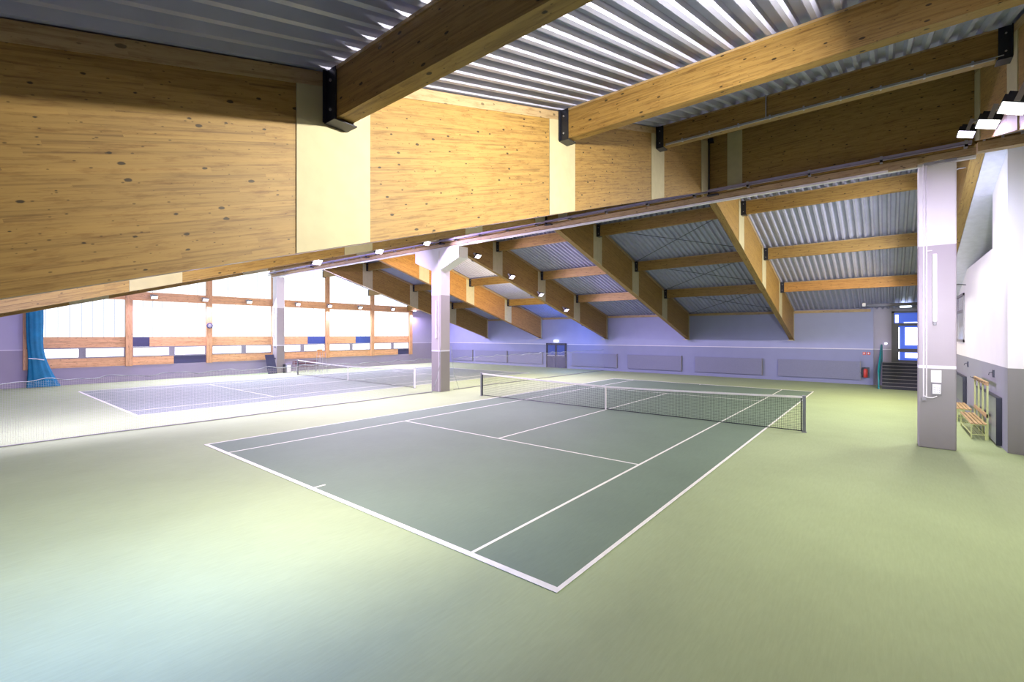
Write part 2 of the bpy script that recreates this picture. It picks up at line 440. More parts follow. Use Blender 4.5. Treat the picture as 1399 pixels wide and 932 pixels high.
# ================================================================= ROOF TIMBERS
PYF = [15.9, 20.3, 24.7]
PYN = [-1.75, 2.68, 7.15]
ang = math.atan(0.281)
farname = ['beside the right side wall', 'first left of the right pillar, pale underside', 'second left of the right pillar',
           'third left of the right pillar, lamplit foot', 'fourth left of the right pillar, orange lamplight in its colour',
           'nearest the window wall, dark brown']
def rafter(i, near):
    x1 = SX[i]; x0 = x1 - RW
    if near: ya, yb = YN + 0.02, Y0 - 0.14
    else: ya, yb = Y0 + 0.12, 29.45
    s = 1 if near else -1
    M = Matrix.Translation((x0, (ya + yb) / 2, zbot((ya + yb) / 2)))
    # local x runs up or down the slope, local z square to it
    ex = Vector((0, math.cos(ang), s * math.sin(ang))); ez = Vector((0, -s * math.sin(ang), math.cos(ang))); ey = ez.cross(ex)
    M = M @ Matrix((ex, ey, ez)).transposed().to_4x4()
    if near:
        lab = {0: 'dark glulam rafter at the upper right edge behind the floodlights', 1: 'huge knotty glulam rafter filling the upper left',
               }.get(i, 'glulam rafter edge peeping out below the huge one at upper left')
        grp = 'near slope rafters' if i > 1 else None
    else:
        lab = 'far slope glulam rafter, ' + farname[i]; grp = None
    root = empty('glulam_rafter', (x0 + RW / 2, (ya + yb) / 2, zbot((ya + yb) / 2)), lab, 'rafter', grp)
    MB().prism([(ya, zbot(ya)), (yb, zbot(yb)), (yb, ztop(yb) - 0.16), (ya, ztop(ya) - 0.16)], 0, x0, x1).build('beam', GL_LIT if i == 4 else GL, root, M=M)
    MB().prism([(ya, ztop(ya) - 0.16), (yb, ztop(yb) - 0.16), (yb, ztop(yb) - 0.012), (ya, ztop(ya) - 0.012)], 0, x0 - 0.01, x1 + 0.012).build('top_board', BOARD, root, M=M)
    # cream plates over the joints
    jy = [(y - 0.42, y + 0.42) for y in (PYN if near else PYF)]
    if near: jy.append((10.72, yb))
    else: jy += [(yb - 0.16, yb), (ya, 12.2)]
    for a, c in jy:
        for xa in (x1, x0 - 0.014):
            MB().prism([(a, zbot(a) + 0.004), (c, zbot(c) + 0.004), (c, ztop(c) - 0.162), (a, ztop(a) - 0.162)], 0, xa, xa + 0.014).build('joint_plate', CREAM, root)
    if not near:
        MB().box(x0 - 0.03, x1 + 0.03, yb - 0.5, yb + 0.12, zbot(yb) - 0.05, zbot(yb) - 0.0).build('bearing_plate', CREAM, root)
    return root
for i in range(6): rafter(i, False)
for i in range(4): rafter(i, True)

bayname = ['right-hand bay by the pillar', 'cross-braced bay', 'bay behind the floodlights', 'bay behind the warm lit rafter', 'bay behind the middle pillar', 'bay against the window wall']
posname = {15.9: 'upper', 20.3: 'middle', 24.7: 'lower', -1.75: 'nearest dark', 2.68: 'yellow', 7.15: 'conduit-carrying'}
def hanger(root, x, y, s):
    """black steel shoe on a rafter face at x; s=+1 the beam leaves towards +x"""
    z1 = ztop(y) - 0.03; z0 = z1 - 0.54
    mb = MB()
    mb.box(min(x, x + s * 0.012), max(x, x + s * 0.012), y - 0.15, y + 0.15, z0, z1)
    mb.box(min(x, x + s * 0.17), max(x, x + s * 0.17), y - 0.105, y - 0.092, z0, z1)
    mb.box(min(x, x + s * 0.17), max(x, x + s * 0.17), y + 0.092, y + 0.105, z0, z1)
    mb.box(min(x, x + s * 0.19), max(x, x + s * 0.19), y - 0.13, y + 0.13, z0 - 0.014, z0)
    h = mb.build('beam_hanger', STEEL, root)
    mb = MB()
    for zz in (0.12, 0.42):
        MB().tube([(x + s * 0.08, y - 0.118, z0 + zz), (x + s * 0.08, y - 0.10, z0 + zz)], 0.016, 6).build('bolt', ZINC, h)
def purlin(i, y, near=False):
    xa, xb = SX[i + 1], SX[i] - RW
    z1 = ztop(y) - 0.03
    if near: lab = '%s purlin crossing from the huge left rafter to the right edge' % posname[y]
    else: lab = '%s purlin of the far roof slope in the %s' % (posname[y], bayname[i])
    root = empty('purlin', (xa, y, z1 - 0.5), lab, 'purlin', None)
    M = Matrix.Translation((xa, y, z1 - 0.5))
    MB().box(xa + 0.02, xb - 0.02, y - 0.09, y + 0.09, z1 - 0.52, z1 - 0.035).build('beam', GL_LIT if (i, y) in ((0, 24.7),) else GL, root, M=M)
    MB().box(xa + 0.02, xb - 0.02, y - 0.10, y + 0.10, z1 - 0.035, z1 - 0.005).build('top_board', BOARD, root, M=M)
    hanger(root, xa + 0.016, y, 1); hanger(root, xb - 0.016, y, -1)
    return root
for i in range(6):
    for y in PYF: purlin(i, y)
pn = [purlin(0, y, True) for y in PYN]
# ridge beams, bay by bay
for i in range(6):
    xa, xb = SX[i + 1] + 0.01, SX[i] - RW - 0.01
    lab = ('dark glulam ridge beam above the right pillar' if i == 0 else 'glulam ridge beam seen under the huge rafter, ' +
           ['', 'just left of where the rafter meets the ridge', 'third from the right pillar', 'above the middle pillar', 'left of the middle pillar', 'end piece over the far left pillar'][i])
    root = empty('ridge_beam', (xa, Y0, 7.46), lab, 'ridge beam')
    MB().box(xa, xb, Y0 - 0.12, Y0 + 0.12, 7.46, 9.30).build('beam', GL, root, M=Matrix.Translation((xa, Y0, 7.46)))
    MB().box(xa + 0.55, xa + 0.98, Y0 - 0.136, Y0 - 0.121, 7.47, 9.28).build('joint_plate', CREAM, root)
    mb = MB().box(xa - 0.005, xa + 0.03, Y0 - 0.26, Y0 - 0.14, 7.42, 9.2).box(xa - 0.02, xa + 0.30, Y0 - 0.30, Y0 - 0.14, 7.36, 7.40)
    mb.box(xa - 0.02, xa + 0.16, Y0 - 0.29, Y0 - 0.14, 9.08, 9.2)
    mb.build('steel_bracket', STEEL, root)
# outermost ridge piece to the right of the last rafter
root = empty('ridge_beam', (12, Y0, 7.46), 'ridge beam end beyond the last rafter at the right edge', 'ridge beam')
MB().box(SX[0] + 0.01, XR, Y0 - 0.12, Y0 + 0.12, 7.46, 9.30).build('beam', GL, root)
# lower timber with the guide rail
root = empty('guide_beam', (-9, Y0, 7.2), 'long timber and white rail running under the ridge on the pillar tops', 'beam')
MB().box(XL + 0.1, 10.0, Y0 - 0.05, Y0 + 0.16, 7.28, 7.44).build('beam', BOARD, root, M=Matrix.Translation((-9, Y0, 7.3)))
MB().box(XL + 0.1, 10.0, Y0 - 0.02, Y0 + 0.10, 7.20, 7.262).build('rail', WHITEP, root)
MB().box(8.35, 8.93, Y0 - 0.10, Y0 + 0.0, 7.20, 7.43).build('cover_box', BOARD, root)
root = empty('cable_tray', (-9, Y0 - 0.2, 7.5), 'long violet-lit metal cable tray fixed along the ridge beams', 'cable tray')
MB().box(XL + 0.1, 9.9, Y0 - 0.30, Y0 - 0.285, 7.48, 7.56).box(XL + 0.1, 9.9, Y0 - 0.30, Y0 - 0.17, 7.48, 7.49).box(XL + 0.1, 9.9, Y0 - 0.18, Y0 - 0.17, 7.48, 7.53).build('tray', TRAYM, root)
x = XL + 1
while x < 9.8:
    MB().box(x, x + 0.06, Y0 - 0.31, Y0 - 0.13, 7.42, 7.48).box(x, x + 0.06, Y0 - 0.31, Y0 - 0.295, 7.42, 7.58).build('bracket', ZINC, root)
    x += 1.59
# conduit and fluorescent batten under the third near purlin
root = empty('conduit', (6, 7.05, 7.5), 'thin metal conduit clipped along the underside of the conduit-carrying purlin', 'conduit')
zc = ztop(7.15) - 0.55
MB().tube([(SX[1] + 0.25, 7.03, zc + 0.005), (9.75, 7.03, zc + 0.005)], 0.016, 8).tube([(SX[1] + 0.25, 7.03, zc + 0.035), (5.7, 7.03, zc + 0.035), (9.85, 7.03, zc + 0.035)], 0.01, 8).build('pipe', ZINC, root)
MB().tube([(6.3, 7.03, zc + 0.035), (6.3, 7.03, zc + 0.52)], 0.014, 8).build('riser', ZINC, root)
for k in range(9): MB().box(4.5 + k * 0.62, 4.53 + k * 0.62, 7.0, 7.062, zc - 0.015, zc + 0.06).build('clip', ZINC, root)

# bracing rods under the deck in the cross-braced bay
for k, (ya, yb) in enumerate(((Y0 + 0.4, 15.7), (16.1, 20.1), (20.5, 24.5), (24.9, 29.2))):
    nm = ['highest', 'upper', 'middle', 'lower'][k]
    for s in (0, 1):
        xa, xb = SX[2] + 0.06, SX[1] - RW - 0.06
        if s: xa, xb = xb, xa
        o = MB().tube([(xa, ya, ztop(ya) - 0.12), (xb, yb, ztop(yb) - 0.12)], 0.013, 6).build('bracing_rod', STEEL)
        tag(o, 'thin dark bracing rod in the %s cross, falling to the %s' % (nm, 'left' if s else 'right'), 'bracing rod', 'diagonal bracing rods under the far roof slope')

# ================================================================= PILLARS
def pillar(x0, x1, y0, y1, cap, mat, label):
    root = empty('pillar', ((x0 + x1) / 2, (y0 + y1) / 2, 0), label, 'pillar')
    if cap:
        xc = (x0 + x1) / 2; zt = 7.2; a = 1.62
        poly = [(x0, 0), (x1, 0), (x1, 6.15), (xc + a, 6.65), (xc + a, zt), (xc - a, zt), (xc - a, 6.65), (x0, 6.15)]
        MB().prism(poly, 1, y0, y1).build('shaft', mat, root, bevel=0.015)
    else:
        MB().box(x0, x1, y0, y1, 0, 7.2).build('shaft', mat, root, bevel=0.03, seg=3)
    return root
rp = pillar(8.95, 9.66, 11.66, 12.20, False, PILM, 'tall white and grey concrete pillar at the right of the near court')
mp = pillar(-9.64, -8.95, 11.60, 12.24, True, PILM2, 'T-headed concrete pillar standing between the two courts')
fp = pillar(-27.5, -26.86, 11.60, 12.2, False, PILM2, 'distant concrete pillar in front of the window wall')
MB().box(9.05, 9.66, 11.60, 11.68, 7.205, 7.27).build('head_plate', ZINC, rp)
m_ = MB().tube([(9.2, 11.66, 7.27), (9.2, 11.66, 7.33)], .03, 6).tube([(9.5, 11.66, 7.27), (9.5, 11.66, 7.33)], .03, 6); m_.build('bolt', ZINC, rp)
for x in (-27.22, -27.1): pass
MB().tube([(-27.05, 11.59, 1.1), (-27.05, 11.55, 1.1)], .05, 8).tube([(-27.05, 11.59, 1.95), (-27.05, 11.55, 1.95)], .05, 8).build('anchor', STEEL, fp)
# conduits on the right pillar
root = empty('conduit', (9.05, 11.64, 1.25), 'pair of vertical conduits running down the front of the right pillar', 'conduit')
for dx in (0, 0.055): MB().tube([(9.05 + dx, 11.63, 1.3), (9.05 + dx, 11.63, 7.25)], 0.014, 8).build('pipe', WHITEP, root)
MB().tube([(9.10, 11.62, 5.02), (9.21, 11.62, 5.02)], 0.012, 6).build('spur', WHITEP, root)
MB().tube([(9.07, 11.62, 1.33), (9.10, 11.60, 1.30), (9.22, 11.60, 1.29), (9.30, 11.61, 1.34)], 0.013, 6).build('flex', WHITEP, root)
MB().box(9.01, 9.10, 11.585, 11.64, 1.20, 1.30).build('junction_box', GREYP, root, bevel=.006)
root = empty('lamp_batten', (9.27, 11.63, 3.2), 'long white vertical batten lamp housing on the right pillar', 'lamp')
MB().box(9.215, 9.30, 11.56, 11.658, 3.22, 4.93).build('housing', WHITEP, root, bevel=.01)
MB().box(9.225, 9.29, 11.57, 11.658, 3.13, 3.22).build('end_cap', GREYP, root, bevel=.01)
root = empty('control_box', (9.28, 11.64, 1.36), 'white switch box with button rows under a white notice on the right pillar', 'control box')
MB().box(9.195, 9.385, 11.60, 11.658, 1.37, 1.66).build('box', GREYP, root, bevel=.008)
MB().box(9.215, 9.37, 11.588, 11.60, 1.40, 1.64).build('cover', WHITEP, root, bevel=.004)
for r_ in range(3):
    for c_ in range(4): MB().box(9.235 + c_ * .033, 9.255 + c_ * .033, 11.58, 11.588, 1.43 + r_ * .055, 1.455 + r_ * .055).build('button', ZINC, root)
tag(MB().box(9.19, 9.385, 11.648, 11.658, 1.68, 1.99).build('notice', WHITEP), 'blank white notice sheet above the switch box on the right pillar', 'notice')
# batten on the middle and far pillars
tag(MB().box(-9.26, -9.18, 11.5, 11.598, 2.7, 4.6).build('lamp_batten', WHITEP, bevel=.01), 'slim vertical batten lamp on the middle pillar', 'lamp')
root = empty('conduit', (-9.0, 11.58, 0), 'vertical conduit down the front of the middle pillar', 'conduit')
MB().tube([(-9.06, 11.585, 0.02), (-9.06, 11.585, 7.1)], .014, 6).build('pipe', WHITEP, root)
tag(MB().box(-27.3, -27.2, 11.48, 11.598, 2.7, 5.0).build('lamp_batten', WHITEP, bevel=.01), 'slim vertical batten lamp on the distant pillar', 'lamp')

# ================================================================= COURTS
def court(cx, mat, label, L=23.77):
    D, S = 5.485, 4.115
    root = MB().box(cx - D, cx + D, 0, L, 0.0005, 0.004).build('floor_court', mat, loc=(cx, L / 2, 0.0))
    struct(root, label)
    z0, z1 = 0.0042, 0.0075; w = 0.05; h = w / 2
    mb = MB()
    q = lambda a, b_, c, d: mb.box(a, b_, c, d, z0, z1)
    q(cx - D, cx + D, 0, 0.10); q(cx - D, cx + D, L - 0.10, L)
    for s in (-1, 1):
        xe = cx + s * D; q(min(xe, xe - s * 0.06), max(xe, xe - s * 0.06), 0.10, L - 0.10)
        xs = cx + s * S; q(min(xs, xs - s * w), max(xs, xs - s * w), 0.10, L - 0.10)
    for y in (L / 2 - 6.4, L / 2 + 6.4): q(cx - S + w, cx + S - w, y - h, y + h)
    q(cx - h, cx + h, L / 2 - 6.4 + h, L / 2 + 6.4 - h)
    q(cx - h, cx + h, 0.10, 0.32); q(cx - h, cx + h, L - 0.32, L - 0.10)
    mb.build('court_lines', LINEM, root)
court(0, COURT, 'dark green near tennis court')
court(-17.75, COURT_LIT, 'far tennis court, its carpet lightened as if brightly lit')

def tennis_net(cx, y, postmats, where):
    a = 6.40
    root = empty('tennis_net', (cx, y, 0), 'tennis net with white top band across the %s court' % where, 'net')
    xs = [cx - a + 2 * a * k / 24 for k in range(25)]
    zt = lambda x: 0.914 + 0.156 * (abs(x - cx) / a) ** 1.3
    mb = MB()
    mb.add([(x, y, 0.03) for x in xs] + [(x, y, zt(x)) for x in xs], [(i, i + 1, 26 + i, 25 + i) for i in range(24)])
    mb.build('mesh', NETM, root)
    t = MB()
    for i in range(24):
        x0_, x1_ = xs[i], xs[i + 1]
        t.add([(x0_, y - .012, zt(x0_) - .06), (x1_, y - .012, zt(x1_) - .06), (x1_, y - .012, zt(x1_)), (x0_, y - .012, zt(x0_)),
               (x0_, y + .012, zt(x0_) - .06), (x1_, y + .012, zt(x1_) - .06), (x1_, y + .012, zt(x1_)), (x0_, y + .012, zt(x0_))],
              [(0, 1, 2, 3), (4, 7, 6, 5), (0, 4, 5, 1), (3, 2, 6, 7)])
    t.build('top_band', TAPE, root)
    MB().tube([(x, y, 0.035) for x in xs], 0.013, 6).build('bottom_cord', STEEL, root)
    MB().box(cx - .025, cx + .025, y - .018, y + .018, 0.0, 0.915).build('centre_strap', TAPE, root)
    for s in (-1, 1):
        xp = cx + s * (a + 0.04)
        mb = MB().box(xp - .04, xp + .04, y - .04, y + .04, 0, 1.07)
        MB().box(cx + s * (a - .03) - .012, cx + s * (a - .03) + .012, y - .01, y + .01, 0.05, 1.02).build('side_rod', STEEL, root)
        p_ = mb.build('post', postmats[0 if s < 0 else 1], root, bevel=.01)
        MB().box(xp - .05, xp + .05, y - .05, y + .05, 1.07, 1.09).build('cap', ZINC, p_)
        MB().box(xp - .06, xp + .06, y - .06, y + .06, 0.0, 0.02).build('base', GREYP, p_)
tennis_net(0, 11.885, (POSTM, POSTM), 'near')
tennis_net(-17.75, 11.885, (POSTM, WPOST), 'far')

# divider net between the courts
root = empty('divider_net', (-9.2, 11, 0), 'fine pale divider netting hung between the two courts', 'net')
XD = -9.2
def netstrip(ya, yb):
    N = 30
    ys = [ya + (yb - ya) * k / N for k in range(N + 1)]
    wx = lambda y: XD + 0.05 * math.sin(y * 1.1)
    zt = lambda y: 1.66
    mb = MB().add([(wx(y), y, 0.02) for y in ys] + [(wx(y), y, zt(y)) for y in ys], [(i, i + 1, N + 2 + i, N + 1 + i) for i in range(N)])
    mb.build('mesh', DIVM, root)
    MB().tube([(wx(y), y, 0.018) for y in ys], 0.016, 6).build('bottom_cord', GREYP, root)
    pts = []
    K = int((yb - ya) / 0.12)
    for k in range(K + 1):
        y = ya + (yb - ya) * k / K
        pts.append((wx(y), y, 1.66 + 0.035 * math.sin(y * 4.3) + 0.02 * math.sin(y * 9.7 + 1)))
    MB().tube(pts, 0.010, 5).build('top_rope', ROPE, root)
netstrip(-5.7, 11.25); netstrip(12.7, 29.4)

for k, (y0_, y1_) in enumerate(((11.58, 11.0), (12.3, 12.9))):
    o = MB().tube([(-8.93, y0_, 2.3), (-8.9, y0_ + (y1_ - y0_) * .15, 1.4), (-8.9, y0_ + (y1_ - y0_) * .45, .7), (-8.95, y1_, .02)], .012, 6).build('hanging_cord', ROPE)
    tag(o, 'thin loose cord hanging at the %s side of the middle pillar' % ('left' if k == 0 else 'right'), 'cord')

# teal curtain bunched at the left end of the window wall
mb = MB(); N = 40; rows = 14; vs = []
for r_ in range(rows + 1):
    t = r_ / rows; z = 4.9 * (1 - t) + 0.02
    half = 0.30 + 0.02 * math.sin(t * 6) + (0.62 * max(0, t - 0.55) ** 1.6 * 2.0)
    cy = -1.15 + 0.45 * max(0, t - 0.5) ** 1.4 * 2
    for k in range(N):
        a = 2 * math.pi * k / N
        f = 1 + 0.10 * math.sin(a * 9 + t * 2)
        vs.append((-27.35 + 0.16 * math.sin(a) * f, cy + half * math.cos(a) * f, z))
fs = [(r_ * N + k, r_ * N + (k + 1) % N, (r_ + 1) * N + (k + 1) % N, (r_ + 1) * N + k) for r_ in range(rows) for k in range(N)]
mb.add(vs, fs, True)
mb.add([vs[k] for k in range(N)], [tuple(range(N))])
cu = mb.build('curtain', TEAL, loc=(-27.35, -1.1, 0)); tag(cu, 'teal curtain gathered at the left end of the window wall', 'curtain')
MB().tube([(-27.17, -1.4, 1.6), (-27.15, -1.1, 1.57), (-27.16, -0.8, 1.5)], .025, 6).build('tie_cord', TAPE, cu)

# ================================================================= FLOODLIGHTS
def flood(x, y, z, yaw, tilt, col, power, lab, group, ax=None, ay=None, size=(0.42, 0.30), shown=7.0, light=True, spread=180):
    """yaw: direction faced in the plan (degrees, 0 = +x), tilt: degrees below the horizon"""
    root = empty('floodlight', (x, y, z), lab, 'floodlight', group)
    d = Vector((math.cos(R(yaw)) * math.cos(R(tilt)), math.sin(R(yaw)) * math.cos(R(tilt)), -math.sin(R(tilt))))
    q = d.to_track_quat('-Z', 'Y').to_matrix().to_4x4()
    M = Matrix.Translation((x, y, z)) @ q
    sx, sy = size[0] / 2, size[1] / 2
    mb = MB().box(-sx, sx, -sy, sy, -0.02, 0.07)
    for k in range(7):
        xx = -sx + 0.03 + k * (2 * sx - 0.06) / 6
        mb.box(xx - .006, xx + .006, -sy * .8, sy * .8, 0.07, 0.12)
    mb.v = [M @ v for v in mb.v]
    mb.build('housing', STEEL, root, M=M)
    ln = MB().box(-sx + .015, sx - .015, -sy + .015, sy - .015, -0.028, -0.021)
    ln.v = [M @ v for v in ln.v]
    ln.build('lens', emit('lit_lens', tuple(0.5 + 0.5 * c for c in col), shown), root, M=M)
    br = MB()
    br.box(-sx - .02, -sx - .005, -.03, .03, -0.01, 0.2).box(sx + .005, sx + .02, -.03, .03, -0.01, 0.2).box(-sx - .02, sx + .02, -.03, .03, 0.2, 0.215)
    br.v = [M @ v for v in br.v]
    br.build('bracket', ZINC, root, M=M)
    e0 = M @ Vector((0, 0, 0.205))
    MB().tube([e0, Vector(((e0.x + ax) / 2, y, e0.z + 0.05)), Vector((ax, y if ay is None else ay, e0.z + 0.05))], 0.02, 6).build('arm', ZINC, root)
    if light:
        ld = bpy.data.lights.new('flood_beam', 'AREA'); ld.shape = 'RECTANGLE'; ld.size = size[0] * (.3 if 1 < tilt < 5 else .9); ld.size_y = size[1] * (.3 if 1 < tilt < 5 else .9)
        ld.energy = power * POW; ld.color = col; ld.spread = R(spread)
        lo = bpy.data.objects.new('flood_beam', ld); C.objects.link(lo)
        place(lo, M @ Matrix.Translation((0, 0, -0.035)), root)
    return root
# lamps on the rafter line between the courts
ordn = ['first', 'second', 'third', 'fourth', 'fifth', 'sixth', 'seventh', 'eighth']
G = 'floodlights between the courts'
for k, (y, col, pw) in enumerate(((4.8, PINK, 1050), (7.62, PINK, 1050), (10.3, VIOL, 900))):
    flood(-8.5, y, zbot(y) + 0.02, 0, 48, col, pw, 'glowing floodlight left of the middle pillar, %s' % (
        ['leftmost of the bright three', 'middle of the bright three', 'violet one by the pillar head'][k]), G, ax=-8.83, size=(.36, .26))
for k, (y, col, pw) in enumerate(((13.87, PINK, 900), (16.8, PINK, 900), (19.75, VIOL, 950), (22.75, VIOL, 800))):
    flood(-8.5, y, zbot(y) + 0.1, 0, 48, col, pw, 'floodlight right of the middle pillar, %s' % (
        ['topmost of the row', 'second from the top', 'violet third from the top', 'lowest one'][k]), G, ax=-8.83, size=(.36, .26))
# lamps at the window wall
for k, y in enumerate((4.2, 7.06, 9.88, 13.5, 16.2, 19.1, 22.6, 25.2)):
    flood(-27.35, y, 5.25, 0, 40, (VIOL, VIOL, COOL)[k % 3], 1300, '%s floodlight from the left along the window wall rail' % ordn[k], 'floodlights along the window wall', ax=-27.7, size=(.34, .24))
# unseen far-court lamps; bluish and camera-end ones added to tint and brighten
for k, (y, c_) in enumerate(((2.0, VIOL), (8.0, VIOL), (14.5, WARM), (20.0, WARM), (26.5, BLUE), (-2.6, VIOL))):
    flood(-9.4, y, zbot(y) + 0.28, 180, 28, c_, (1700, 1700, 1100, 1000, 500, 1300)[k], 'floodlight facing the far court, %s' % ['second from the camera end', 'near the middle pillar', 'just past the middle pillar', 'halfway down the far slope', 'bluish, added to tint the far wall', 'added unseen at the camera end'][k], 'floodlights facing the far court', ax=-9.09)
# right-hand row, near slope
G = 'floodlights on the right-hand rafter line'
for k, (y, z, tilt, col, pw) in enumerate(((9.2, 7.08, 72, VIOL, 260), (6.5, 6.35, 72, NEUT, 330), (4.5, 5.86, 68, NEUT, 520), (0.35, 5.62, 2, KEY, 950))):
    flood(9.6, y, z, 180, tilt, col, pw, 'floodlight by the upper right corner, %s' % (['farthest, small violet', 'middle, violet white', 'at the frame edge, white', 'out past the frame edge'][k]), G, size=(.42, .28), ax=9.96, spread=(180, 180, 180, 115)[k])
flood(9.45, -3.2, 3.62, 91, 0.5, (0.92, 0.90, 1.0), 190, 'added unseen floodlight past the right edge of the picture, aimed along the hall', G, ax=9.975, spread=30)  # added out of view to brighten the right pillar
for k, (y, col) in enumerate(((13.2, NEUT), (16.2, NEUT), (19.2, NEUT), (22.2, WARM))):
    flood(9.55, y, zbot(y) + 0.05, 180, 42, col, 600, 'floodlight behind the right pillar, %s down the far slope' % ordn[k], G, ax=9.96)
flood(3.2, -1.4, 4.25, 180, 20, WARM, 1100, 'added unseen warm floodlight on the hidden side of the huge rafter', None, ax=3.622)  # added out of view to warm the near-left floor
flood(3.2, -3.4, 3.75, 180, 52, BLUE, 800, 'added unseen blue-toned floodlight on the hidden side of the huge rafter', None, ax=3.622)  # added out of view for a blue pool on the near-left floor
flood(9.25, 12.36, 5.5, 20, -20, COOL, 90, 'added unseen wall-washing floodlight on the back of the right pillar', None, ax=9.3, ay=12.19)  # added behind the pillar to brighten the soffit and side wall

# ladder-like cable rack at the upper right
root = empty('cable_ladder', (10.6, 11.1, 7.5), 'metal cable ladder with upright straps at the upper right edge', 'cable ladder')
for z in (7.45, 7.75): MB().box(9.98, 13.0, 11.05, 11.08, z, z + 0.05).build('rail', ZINC, root)
for k in range(10): MB().box(10.05 + k * .3, 10.09 + k * .3, 11.04, 11.09, 7.40, 7.80).build('strap', ZINC, root)
tag(MB().box(9.98, 13.5, 11.2, 11.45, 7.22, 7.44).build('timber_edge', BOARD), 'timber edge board above the white soffit at the right', 'board')

# ================================================================= FAR WALL FITTINGS
pan = [(-26.7, -23.7, 'leftmost'), (-23.3, -19.25, 'second from the left corner'), (-19.0, -15.2, 'just left of the double door'), (-12.16, -8.09, 'just right of the double door'),
       (-7.17, -3.09, 'second right of the double door'), (-2.12, 2.06, 'behind the near court centre'), (2.97, 7.12, 'nearest the fire extinguisher')]
for a, c, nm in pan:
    o = MB().box(a, c, YF - 0.10, YF - 0.001, 0.26, 1.33).build('wall_board', PLATE, bevel=.01)
    tag(o, 'low grey wall board on the far wall, ' + nm, 'wall board', 'impact boards along the far wall')
    MB().box(c + .002, c + .035, YF - 0.11, YF - 0.001, 0.24, 1.35).build('edge_strip', GREYP, o)
# double door
d = empty('door_1', (-13.75, YF, 0)); struct(d, 'dark blue glazed double door in the far wall')
mb = MB()
for a, c in ((-14.8, -14.7), (-12.82, -12.72)): mb.box(a, c, YF - 0.06, YF - .001, 0, 2.12)
mb.box(-14.8, -12.72, YF - 0.06, YF - .001, 2.04, 2.14); mb.build('door_frame', STEEL, d)
for a, c in ((-14.69, -13.8), (-13.74, -12.83)):
    lf = MB().box(a, c, YF - 0.04, YF - .001, 0.02, 1.03).build('leaf', NAVY, d)
    MB().box(a + .08, c - .08, YF - 0.045, YF - .001, 1.12, 1.96).build('glass', BLUEP, lf)
    MB().box(a, a + .08, YF - .04, YF - .001, 1.03, 2.03).box(c - .08, c, YF - .04, YF - .001, 1.03, 2.03).box(a + .08, c - .08, YF - .04, YF - .001, 1.96, 2.03).build('stile', STEEL, lf)
    MB().tube([(a + .05, YF - .12, 1.06), (c - .05, YF - .12, 1.06)], .02, 6).build('push_bar', WHITEP, lf)
o = MB().box(-13.95, -13.55, YF - .12, YF - .001, 2.24, 2.40).build('exit_light', emit('exit_glow', (0.75, 0.88, 1.0), 5.0), bevel=.01)
tag(o, 'small glowing exit light above the double door', 'exit light')
# fire extinguisher with hood and two little signs
root = empty('fire_extinguisher', (7.35, YF - .1, .45), 'red fire extinguisher in a dark holder at the end of the far wall', 'fire extinguisher')
MB().tube([(7.38, YF - .16, .42), (7.38, YF - .16, .46), (7.38, YF - .16, .86), (7.38, YF - .16, .93)], [.06, .10, .10, .04], 14).build('bottle', RED, root)
MB().tube([(7.38, YF - .16, .93), (7.38, YF - .16, 1.0)], .025, 8).box(7.35, 7.48, YF - .18, YF - .14, .98, 1.01).build('valve', STEEL, root)
MB().tube([(7.38, YF - .16, .97), (7.22, YF - .18, .95), (7.16, YF - .17, .7), (7.24, YF - .17, .5)], .014, 6).build('hose', STEEL, root)
MB().box(7.2, 7.22, YF - .12, YF - .001, .4, 1.0).box(7.2, 7.55, YF - .02, YF - .001, .4, 1.0).build('holder', STEEL, root)
for k, a in enumerate((7.24, 7.44)):
    o = MB().box(a, a + .15, YF - .012, YF - .001, 1.72, 1.88).build('wall_sign', RED)
    tag(o, 'small red safety sign above the extinguisher, %s of two' % ('left' if k == 0 else 'right'), 'sign')
    MB().box(a + .04, a + .06 + .03, YF - .016, YF - .0121, 1.76, 1.85).build('pictogram', WHITEP, o)

# stairs, railing, glazed door above
st = MB()
n = 8
for k in range(n):
    st.box(8.12, 10.58, 27.5 + k * 0.26, 29.7, k * 0.1675, (k + 1) * 0.1675 - 0.0)
sto = st.build('staircase', DARKG, loc=(9.3, 28.6, 0)); tag(sto, 'dark carpeted flight of steps up to the glazed door', 'stairs')
mb = MB()
for k in range(n): mb.box(8.12, 10.58, 27.485 + k * .26, 27.515 + k * .26, (k + 1) * .1675 - .02, (k + 1) * .1675 + .004)
mb.build('nosing', GREYP, sto)
root = empty('stair_railing', (8.1, 28.5, 0), 'teal railing with a glass infill on the left of the dark steps', 'railing')
MB().tube([(7.98, 27.4, 0), (7.98, 27.4, 0.95), (8.09, 29.45, 2.3), (8.09, 29.55, 2.3), (8.09, 29.55, 1.34)], .045, 8).build('handrail', TEALP, root)
MB().add([(8.0, 27.45, .1), (8.08, 29.5, 1.3), (8.08, 29.5, 2.25), (8.0, 27.45, .92), (8.02, 27.45, .1), (8.10, 29.5, 1.3), (8.10, 29.5, 2.25), (8.02, 27.45, .92)], [(0, 1, 2, 3), (4, 7, 6, 5), (0, 4, 5, 1), (1, 5, 6, 2), (2, 6, 7, 3), (3, 7, 4, 0)]).build('infill', TEALP, root)
d = empty('door_2', ((DX0 + DX1) / 2, YF + .2, DZ0)); struct(d, 'glazed entrance door at the top of the steps')
mb = MB()
mb.box(DX0, DX0 + .12, YF + .08, YF + .3, DZ0, DZ1).box(DX1 - .12, DX1, YF + .08, YF + .3, DZ0, DZ1).box(DX0, DX1, YF + .08, YF + .3, DZ1 - .1, DZ1).box(DX0 + .12, DX1 - .12, YF + .08, YF + .3, 3.38, 3.52)
